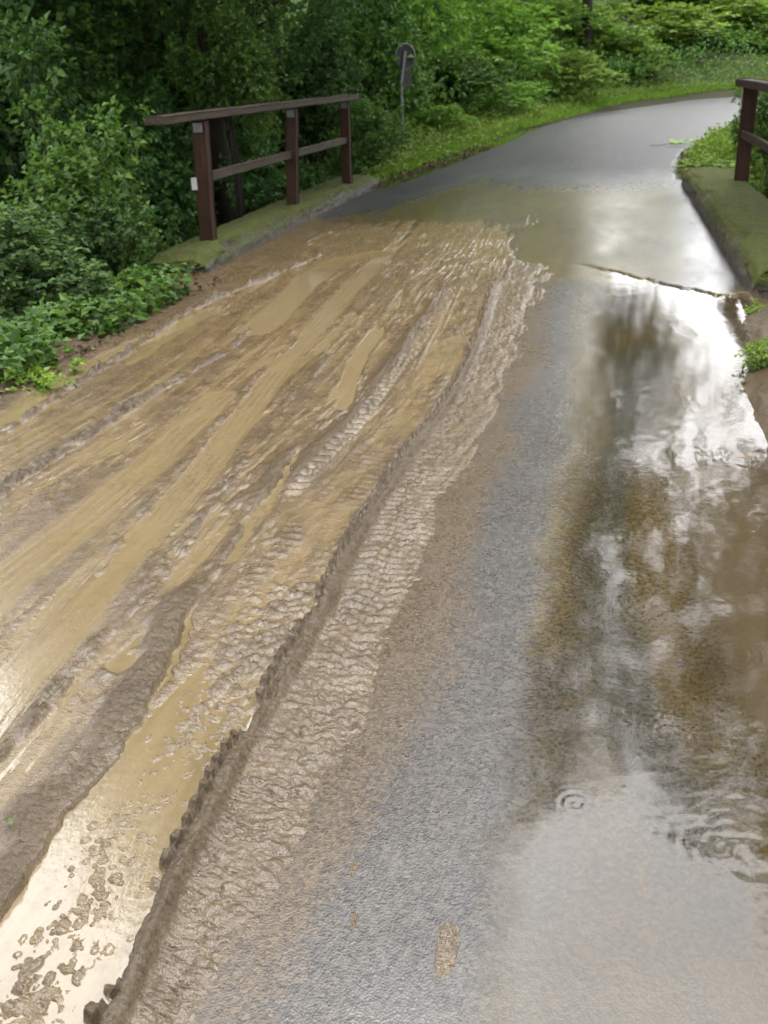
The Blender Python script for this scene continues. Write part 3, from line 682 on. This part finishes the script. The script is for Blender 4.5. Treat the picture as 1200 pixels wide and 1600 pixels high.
def make_tree_data(seed, n, size, H, cr, z0):
    rs = np.random.RandomState(seed); C = []; R = []
    for i in range(34):
        a = rs.uniform(0, 2 * math.pi); t = rs.rand(); z = lerp(z0, H - .8, t); w = cr * (math.sin(math.pi * (.15 + .8 * t)) ** .7)
        r = w * math.sqrt(rs.uniform(.05, 1)); C.append((r * math.cos(a), r * math.sin(a), z + rs.normal() * .3)); R.append(rs.uniform(.55, 1.15) * cr / 3)
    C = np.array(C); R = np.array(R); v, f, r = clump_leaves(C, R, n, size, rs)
    zs = np.linspace(-.6, H * .86, 8); wob = np.cumsum(rs.normal(size=(8, 2)) * .12, 0); wob -= wob[0]
    st = [tube(np.column_stack([wob, zs]), np.linspace(1, .2, 8) * H * .0105 + .02, 9)]
    for c_ in C[::2]:
        zz = max(c_[2] - rs.uniform(.6, 1.8), .8); b = np.array([np.interp(zz, zs, wob[:, 0]), np.interp(zz, zs, wob[:, 1]), zz])
        st.append(tube([b, (b + c_) / 2 + (0, 0, .15), c_], [.055, .035, .012], 5))
    return (v, f, r), join(st)
SH = {}
def shrub_mesh(key, seed, n, size, mat, lobes=11, tall=1.):
    (v, f, r), (sv, sf) = make_shrub_data(seed, n, size, lobes, tall)
    SH[key] = (mesh_np('foliage', v, f, M[mat], False, dict(leaf_tone=r)), mesh_np('stems', sv, sf, M['bark']))
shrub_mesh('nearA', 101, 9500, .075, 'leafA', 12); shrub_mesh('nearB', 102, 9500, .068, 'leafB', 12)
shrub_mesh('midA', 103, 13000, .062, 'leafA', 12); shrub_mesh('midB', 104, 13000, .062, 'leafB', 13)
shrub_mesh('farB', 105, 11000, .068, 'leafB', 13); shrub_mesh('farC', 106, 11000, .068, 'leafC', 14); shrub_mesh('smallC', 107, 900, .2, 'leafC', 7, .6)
def place(name, meshes, parts, loc, sc, rz, label, cat, group=None):
    e = empty(name, loc); e.scale = sc; e.rotation_euler = (0, 0, rz); tag(e, label, cat, group)
    for pn, me in zip(parts, meshes): o = bpy.data.objects.new(pn, me); col.objects.link(o); o.parent = e
    return e
RS = np.random.RandomState(55)
def shrub(key, px, py, Y_, wpx, label, stretch=1.0, tall=1.0):
    c_ = at(px, py, Y_); tz = float(terrain(np.array([c_[0]]), np.array([c_[1]]))[0])
    dist = np.linalg.norm(c_ - np.array([0, 0, CAMH])); w = wpx / FPX * dist / 2
    h = max((c_[2] - tz), .35 * w) / .95 * tall
    h = min(h, 1.35 * w); tz = max(tz, c_[2] - .95 * h)
    place('shrub', SH[key], ('foliage', 'stems'), (c_[0], c_[1], tz), (w, w * stretch, h), RS.uniform(0, 6), label, 'shrub')
shrub('nearA', 30, 440, 6.6, 270, 'leafy dark shrub at the left frame edge beside the mud')
shrub('nearB', 125, 330, 8.2, 300, 'large mid-green shrub on the left bank, left of the railing')
shrub('nearA', 15, 250, 9.6, 300, 'tall dark shrub high on the left frame edge')
shrub('nearB', 235, 405, 9.0, 130, 'low leafy shrub just left of the near end of the left kerb')
shrub('nearA', 160, 420, 7.9, 200, 'dark drooping shrub on the left bank above the mud edge')
shrub('midA', 375, 330, 14.5, 240, 'dark shrub seen through the railing between its first two posts')
shrub('midA', 490, 300, 17.0, 170, 'dark shrub seen through the railing between its last two posts')
shrub('midA', 260, 260, 12.5, 230, 'dense dark shrub directly left of the first red post')
shrub('midB', 150, 180, 14.0, 300, 'tall mid-green shrub above the left bank shrubs', 1, 1.1)
shrub('midA', 400, 170, 20.0, 300, 'dark shrub rising above the top rail of the left railing')
shrub('midB', 575, 215, 18.5, 120, 'green shrub between the railing end and the road sign pole')
shrub('midB', 590, 120, 25.5, 170, 'bushy shrub left behind the round sign')
shrub('farC', 680, 215, 24.5, 110, 'low bright shrub right of the sign pole at the verge')
shrub('farB', 700, 130, 28.0, 170, 'rounded mid-green shrub right of the round sign')
shrub('farC', 790, 165, 31.0, 140, 'low dense shrub halfway along the green verge')
shrub('farC', 770, 80, 36.0, 220, 'tall bright shrub above the middle of the verge')
shrub('farC', 870, 120, 38.0, 180, 'wide green shrub where the road starts to bend')
shrub('farC', 960, 120, 47.0, 160, 'bright green shrub behind the bending grass verge')
shrub('farC', 900, 45, 48.0, 240, 'tall green shrub at the top edge above the bend')
shrub('farC', 1045, 95, 53.0, 180, 'yellow-green shrub above the far end of the verge')
shrub('farB', 1020, 30, 58.0, 240, 'dark topped shrub at the upper edge right of centre')
shrub('farC', 1125, 75, 57.0, 170, 'mid-green shrub at the end of the visible road')
shrub('farC', 1190, 90, 56.0, 150, 'pale green shrub above the right railing')
shrub('farC', 1160, 25, 64.0, 230, 'tall shrub in the upper right corner')
shrub('midB', 1215, 190, 17.5, 120, 'leafy shrub behind the right railing post at the frame edge')
shrub('midA', 1215, 285, 13.0, 80, 'dark low shrub beneath the right railing rails')
shrub('midB', 330, 130, 14.6, 190, 'leafy shrub above the first span of the left railing')
shrub('midA', 480, 130, 19.5, 190, 'shrub above the far span of the left railing')
shrub('midB', 545, 60, 23.0, 200, 'tall green shrub at the top edge left of the sign')
shrub('farC', 640, 60, 29.0, 180, 'shrub at the top edge directly above the sign')
shrub('midB', 230, 60, 16.5, 260, 'tall leafy shrub at the top edge above the near rail end')
shrub('midB', 350, 90, 12.5, 150, 'light green sprays in front of the dark trunk behind the railing')
shrub('smallC', 1195, 545, 5.5, 60, 'small bright leafy plant at the right frame edge beside the puddle')
shrub('smallC', 1192, 485, 6.9, 55, 'small leafy plant below the near end of the right kerb')
shrub('smallC', 270, 425, 8.4, 60, 'small leafy plant at the near end of the left kerb')
shrub('smallC', 60, 590, 4.9, 110, 'low leafy weed on the verge at the left frame edge')
shrub('smallC', 1110, 255, 16.4, 75, 'small weed in the grass beyond the right kerb')

TR = {}
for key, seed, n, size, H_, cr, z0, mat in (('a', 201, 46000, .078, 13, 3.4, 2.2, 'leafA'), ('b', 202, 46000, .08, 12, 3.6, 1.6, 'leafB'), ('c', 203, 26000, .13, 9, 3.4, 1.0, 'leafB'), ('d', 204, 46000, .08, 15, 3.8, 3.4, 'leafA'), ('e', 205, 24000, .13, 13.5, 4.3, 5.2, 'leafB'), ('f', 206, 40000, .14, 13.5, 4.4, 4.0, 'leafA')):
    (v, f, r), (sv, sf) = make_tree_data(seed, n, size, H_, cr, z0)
    TR[key] = (mesh_np('crown', v, f, M[mat], False, dict(leaf_tone=r)), mesh_np('trunk', sv, sf, M['bark']))
def tree(key, x, y, s, label):
    z = float(terrain(np.array([x]), np.array([y]))[0])
    place('tree', TR[key], ('crown', 'trunk'), (x, y, z), (s, s, s), RS.uniform(0, 6), label, 'tree', 'trees of the wood')
def tpx(px, Y_): return at(px, 150, Y_)[0]
tree('a', tpx(340, 18.5), 18.5, 1.0, 'dark-trunked tree behind the first span of the left railing')
tree('d', tpx(150, 15.5), 15.5, 1.0, 'tall dark tree above the left bank shrubs')
tree('b', tpx(20, 13.0), 13.0, .9, 'spreading tree at the upper left corner')
tree('d', tpx(300, 24), 24, 1.1, 'slim trunk tree deeper in the wood left of the railing')
tree('a', tpx(440, 26), 26, 1.1, 'dark trunk tree above the far post of the left railing')
tree('d', tpx(500, 31), 31, 1.15, 'thick dark trunk at the top edge near the middle')
tree('b', tpx(590, 30), 30, 1.0, 'leafy tree behind the round road sign')
tree('a', tpx(220, 32), 32, 1.2, 'tree deep in the wood at upper left')
tree('a', tpx(80, 24), 24, 1.15, 'dark background tree left of the railing')
tree('b', tpx(680, 40), 40, 1.1, 'tree standing above the verge right of the sign')
tree('c', tpx(770, 50), 50, 1.2, 'broad tree on the slope above the road bend')
tree('c', tpx(870, 60), 60, 1.1, 'broad tree at the top of the slope behind the bend')
tree('a', tpx(560, 44), 44, 1.3, 'tall tree far behind the sign')
tree('a', tpx(-150, 12.5), 12.5, .75, 'tree just outside the left frame edge')
tree('d', tpx(-420, 10.0), 10.0, .6, 'tree further out on the left bank')
tree('c', 7.0, 60, .8, 'low tree on the slope beyond the road end')
tree('c', 13, 62, .85, 'low tree at far right beyond the road')
tree('f', 3.7, 10.8, .82, 'tree beside the right railing whose crown overhangs the road')
tree('f', 6.8, 18.0, 1.0, 'tree behind the right railing outside the frame')
tree('f', 9.0, 24.5, 1.05, 'tree on the inside of the bend at right')
tree('e', 10.5, 29.0, 1.1, 'tree further along the inside of the bend')
tree('f', -5.45, 13.4, 1.05, 'tree in the gully whose crown hangs over the left railing')
tree('f', -6.3, 22.0, 1.5, 'tree behind the far end of the left railing reaching over the road')
tree('f', -7.6, 29.5, 1.5, 'tree on the verge left of the sign with a high crown')
tree('f', -7.5, 39.0, 1.6, 'high crowned tree over the start of the bend')
tree('f', -2.2, 46.0, 1.5, 'high crowned tree on the slope above the bend')
tree('c', 1.5, 57.0, .8, 'broad low tree directly above the far verge')
tree('e', 8.0, 1.0, .95, 'unseen tree right of the camera, added to cut sky light')  # out of view, added to reduce skylight on the ground
tree('f', 4.0, -5.0, 1.2, 'unseen tree behind the camera on the right, added to cut sky light')  # unseen trees behind, added so camera-facing mud sides get less sky
tree('f', -1.0, -7.5, 1.3, 'unseen tree straight behind the camera, added to cut sky light')
tree('f', -6.5, -4.5, 1.2, 'unseen tree behind the camera on the left, added to cut sky light')
tree('f', -9.5, 1.0, .9, 'tree far out left of the camera')

# ------------------------------------------------------------------ ground cover, grass, litter
def scatter(n, fx, seed): 
    rs = np.random.RandomState(seed); return fx(rs, n), rs
def ground_leaves(name, P, size, rs, mat, label, cat, flat=.5, lift=.12):
    n = len(P); P = P.copy(); P[:, 2] += rs.rand(n) ** 1.5 * lift
    D = rs.normal(size=(n, 3)); D[:, 2] = D[:, 2] * .25 + .1; N = np.array([0, 0, 1.]) + rs.normal(size=(n, 3)) * flat
    Ls = size * rs.uniform(.6, 1.3, n); V, F, r = leaves(P, D, N, Ls, Ls * .36, np.clip(.5 + .25 * rs.normal(size=n), 0, 1))
    o = obj(name, mesh_np(name, V, F, M[mat], False, dict(leaf_tone=r))); tag(o, label, cat, None, 'stuff'); return o
def verge_pts(n, rs, y0, y1, e0, e1, side, clump=1.2, thr=-.2):
    y = rs.uniform(y0, y1, n * 3); t = rs.rand(n * 3) ** 1.4
    ex = (road_side(RL, y) - .0 if side < 0 else road_side(RR, y)); x = ex + side * lerp(e0, e1, t)
    k = fbm(x * clump, y * clump, 301 + int(side), 3) > thr + .6 * rs.rand(n * 3) - .3; x, y = x[k][:n], y[k][:n]
    return np.column_stack([x, y, terrain(x, y)])
rs = np.random.RandomState(71)
P = np.vstack([verge_pts(9000, rs, 3.2, 8.6, -.05, 1.6, -1, 1.6, -.2), verge_pts(3500, rs, 3.2, 8.4, -.38, .3, -1, 1.8, .05), verge_pts(16000, rs, 3.5, 20, .5, 6, -1, .8, -.3)])
P = P[~((P[:, 0] > -4.0) & (P[:, 1] > 7.4))]; P[:, 2] = np.where(P[:, 0] > -3.9, np.maximum(P[:, 2], .02), P[:, 2])
ground_leaves('ground_cover', P, .075, rs, 'leafB', 'low green leaves covering the left bank beside the mud', 'ground cover', .5, .22)
P = np.vstack([verge_pts(22000, rs, 16.5, 47, .25, 5.0, -1, .8, -.5), verge_pts(4000, rs, 15.5, 26, .1, 2.5, 1, 1.2, -.3)])
PW = P
P = np.vstack([verge_pts(2600, rs, 3.6, 8.6, -.42, .5, -1, 1.6, -.1), verge_pts(1500, rs, 14.8, 22, -.05, .5, -1, 1.5, -.2), verge_pts(700, rs, 14.5, 20, .0, .7, 1, 1.5, -.2)])
P[:, 2] = np.maximum(P[:, 2], -.01) + .02
ground_leaves('leaf_litter', P, .05, rs, 'litter', 'brown leaf litter along the road edges', 'leaf litter', .3, .03)
def blades(P, rs, h, w):
    n = len(P); a = rs.uniform(0, 2 * math.pi, n); D = np.column_stack([np.cos(a) * .45, np.sin(a) * .45, np.ones(n)])
    N = np.column_stack([np.cos(a + 1.3), np.sin(a + 1.3), np.zeros(n)]); Ls = h * rs.uniform(.5, 1.2, n)
    return leaves(P, D, N, Ls, np.full(n, w), np.clip(.5 + .25 * rs.normal(size=n), 0, 1), .1)
def road_edge_pts(n, rs, i0, i1, e0, e1):
    k = rs.uniform(i0, i1, n); a = fl; i = np.clip(k.astype(int), 0, len(a) - 2); t = (k - i)[:, None]
    p = a[i] * (1 - t) + a[i + 1] * t; d = a[i + 1] - a[i]; d /= np.linalg.norm(d, axis=1, keepdims=True); nrm = np.column_stack([-d[:, 1], d[:, 0]])
    p = p + nrm * lerp(e0, e1, rs.rand(n))[:, None]; return np.column_stack([p, terrain(p[:, 0], p[:, 1])])
P = np.vstack([PW, road_edge_pts(30000, rs, 0, 75, .3, 5.0)])
ground_leaves('verge_weeds', P, .08, rs, 'leafC', 'bright weeds along the far verge', 'weeds', .6, .3)
P1 = np.vstack([road_edge_pts(24000, rs, 0, 60, -.02, .8), verge_pts(4000, rs, 15, 20, .02, 1.0, -1, 1.5, -.2)])
P2 = verge_pts(4500, rs, 14.6, 26, .0, 1.6, 1, 1.4, -.3); P3 = verge_pts(3500, rs, 3.4, 8.4, -.2, .9, -1, 2.2, .1)
o1 = [blades(P1, rs, .17, .012), blades(P2, rs, .2, .012), blades(P3, rs, .12, .006)]
off = 0; V, F, r = [], [], []
for v, f, q in o1: V.append(v); F.append(f + off); r.append(q); off += len(v)
gr = obj('grass', mesh_np('grass', np.concatenate(V), np.concatenate(F), M['grass'], False, dict(leaf_tone=np.concatenate(r)))); tag(gr, 'yellow-green grass strip along the outer edge of the bend and road edges', 'grass', None, 'stuff')
# wood floor and far thicket that reads as one mass
rs = np.random.RandomState(77); n = 120000
x = rs.uniform(-30, 26, n); y = rs.uniform(20, 75, n); d, s, sd = seg_dist(x, y, RC); k = (d > 3.4) & ((sd < 0) | (y > 46)); x, y = x[k], y[k]
P = np.column_stack([x, y, terrain(x, y)]); hh = np.clip(1.2 + 1.5 * fbm(x * .35, y * .35, 88, 3), .2, 3)
P[:, 2] += rs.rand(len(x)) ** .6 * hh
D = rs.normal(size=P.shape); D[:, 2] -= .3; N = np.array([0, -.4, 1.]) + rs.normal(size=P.shape) * .5; Ls = rs.uniform(.1, .2, len(P))
V, F, r = leaves(P, D, N, Ls, Ls * .34, np.clip(.45 + .25 * rs.normal(size=len(P)), 0, 1))
o = obj('undergrowth', mesh_np('undergrowth', V, F, M['leafB'], False, dict(leaf_tone=r))); tag(o, 'dense undergrowth filling the wooded slope behind the verge', 'undergrowth', None, 'stuff')

# ------------------------------------------------------------------ single fallen leaves and a sprig on the road
def fallen(px, py, ln, rz, mat, label, z=.012, w=.34, leaf_tone=.8):
    p = gp(px, py); zz = float(road_z(np.array([p[0]]), np.array([p[1]]))[0]) + z
    t = np.linspace(0, 1, 9); wd = np.sin(np.pi * t ** .8) * w * ln * .5; V = []
    for q, ww in zip(t, wd):
        for sx in (-1, 0, 1): V.append((sx * ww, (q - .5) * ln, (.12 * abs(sx) * ww + .04 * ln * math.sin(q * 5)) + .004))
    o = obj('fallen_leaf', mesh_np('fallen_leaf', V, grid_faces(9, 3), M[mat], True, dict(leaf_tone=np.full(27, leaf_tone))), None, (p[0], p[1], zz)); o.rotation_euler = (0, 0, rz); tag(o, label, 'leaf')
fallen(22, 1306, .03, .8, 'leafB', 'small green leaf on the mud at the left frame edge', .04)
fallen(1160, 718, .07, 1.2, 'litter', 'orange-brown leaf floating in the puddle at the right', .05, .3, 1)
fallen(1070, 312, .08, 1.4, 'litter', 'reddish leaf on the deck by the right kerb', .008, .4, .6)
fallen(1085, 347, .12, 1.3, 'litter', 'dark twig-like leaf on the deck by the right kerb', .008, .14, .1)
p = gp(1055, 228); sp = empty('fallen_sprig', (p[0], p[1], .005)); tag(sp, 'green leafy sprig lying on the asphalt beyond the bridge', 'sprig')
v, f = tube([(-.45, 0, .015), (-.1, .05, .03), (.3, .0, .02)], [.008, .007, .004], 6); obj('twig', mesh_np('twig', v, f, M['stem']), sp)
rs = np.random.RandomState(5)
lm_ = None
for i in range(7):
    t = np.linspace(0, 1, 7); V = [(sx * .05 * math.sin(math.pi * q), q * .2, .03 + .015 * abs(sx) + .03 * math.sin(3 * q)) for q in t for sx in (-1, 0, 1)]
    if lm_ is None: lm_ = mesh_np('leaf', V, grid_faces(7, 3), M['leafC'], True, dict(leaf_tone=np.full(21, .95)))
    o = obj('leaf', lm_, sp, (-.1 + .07 * i, .02, .01)); o.rotation_euler = (rs.uniform(-.2, .3), rs.uniform(-.4, .4), rs.uniform(-3, 3))
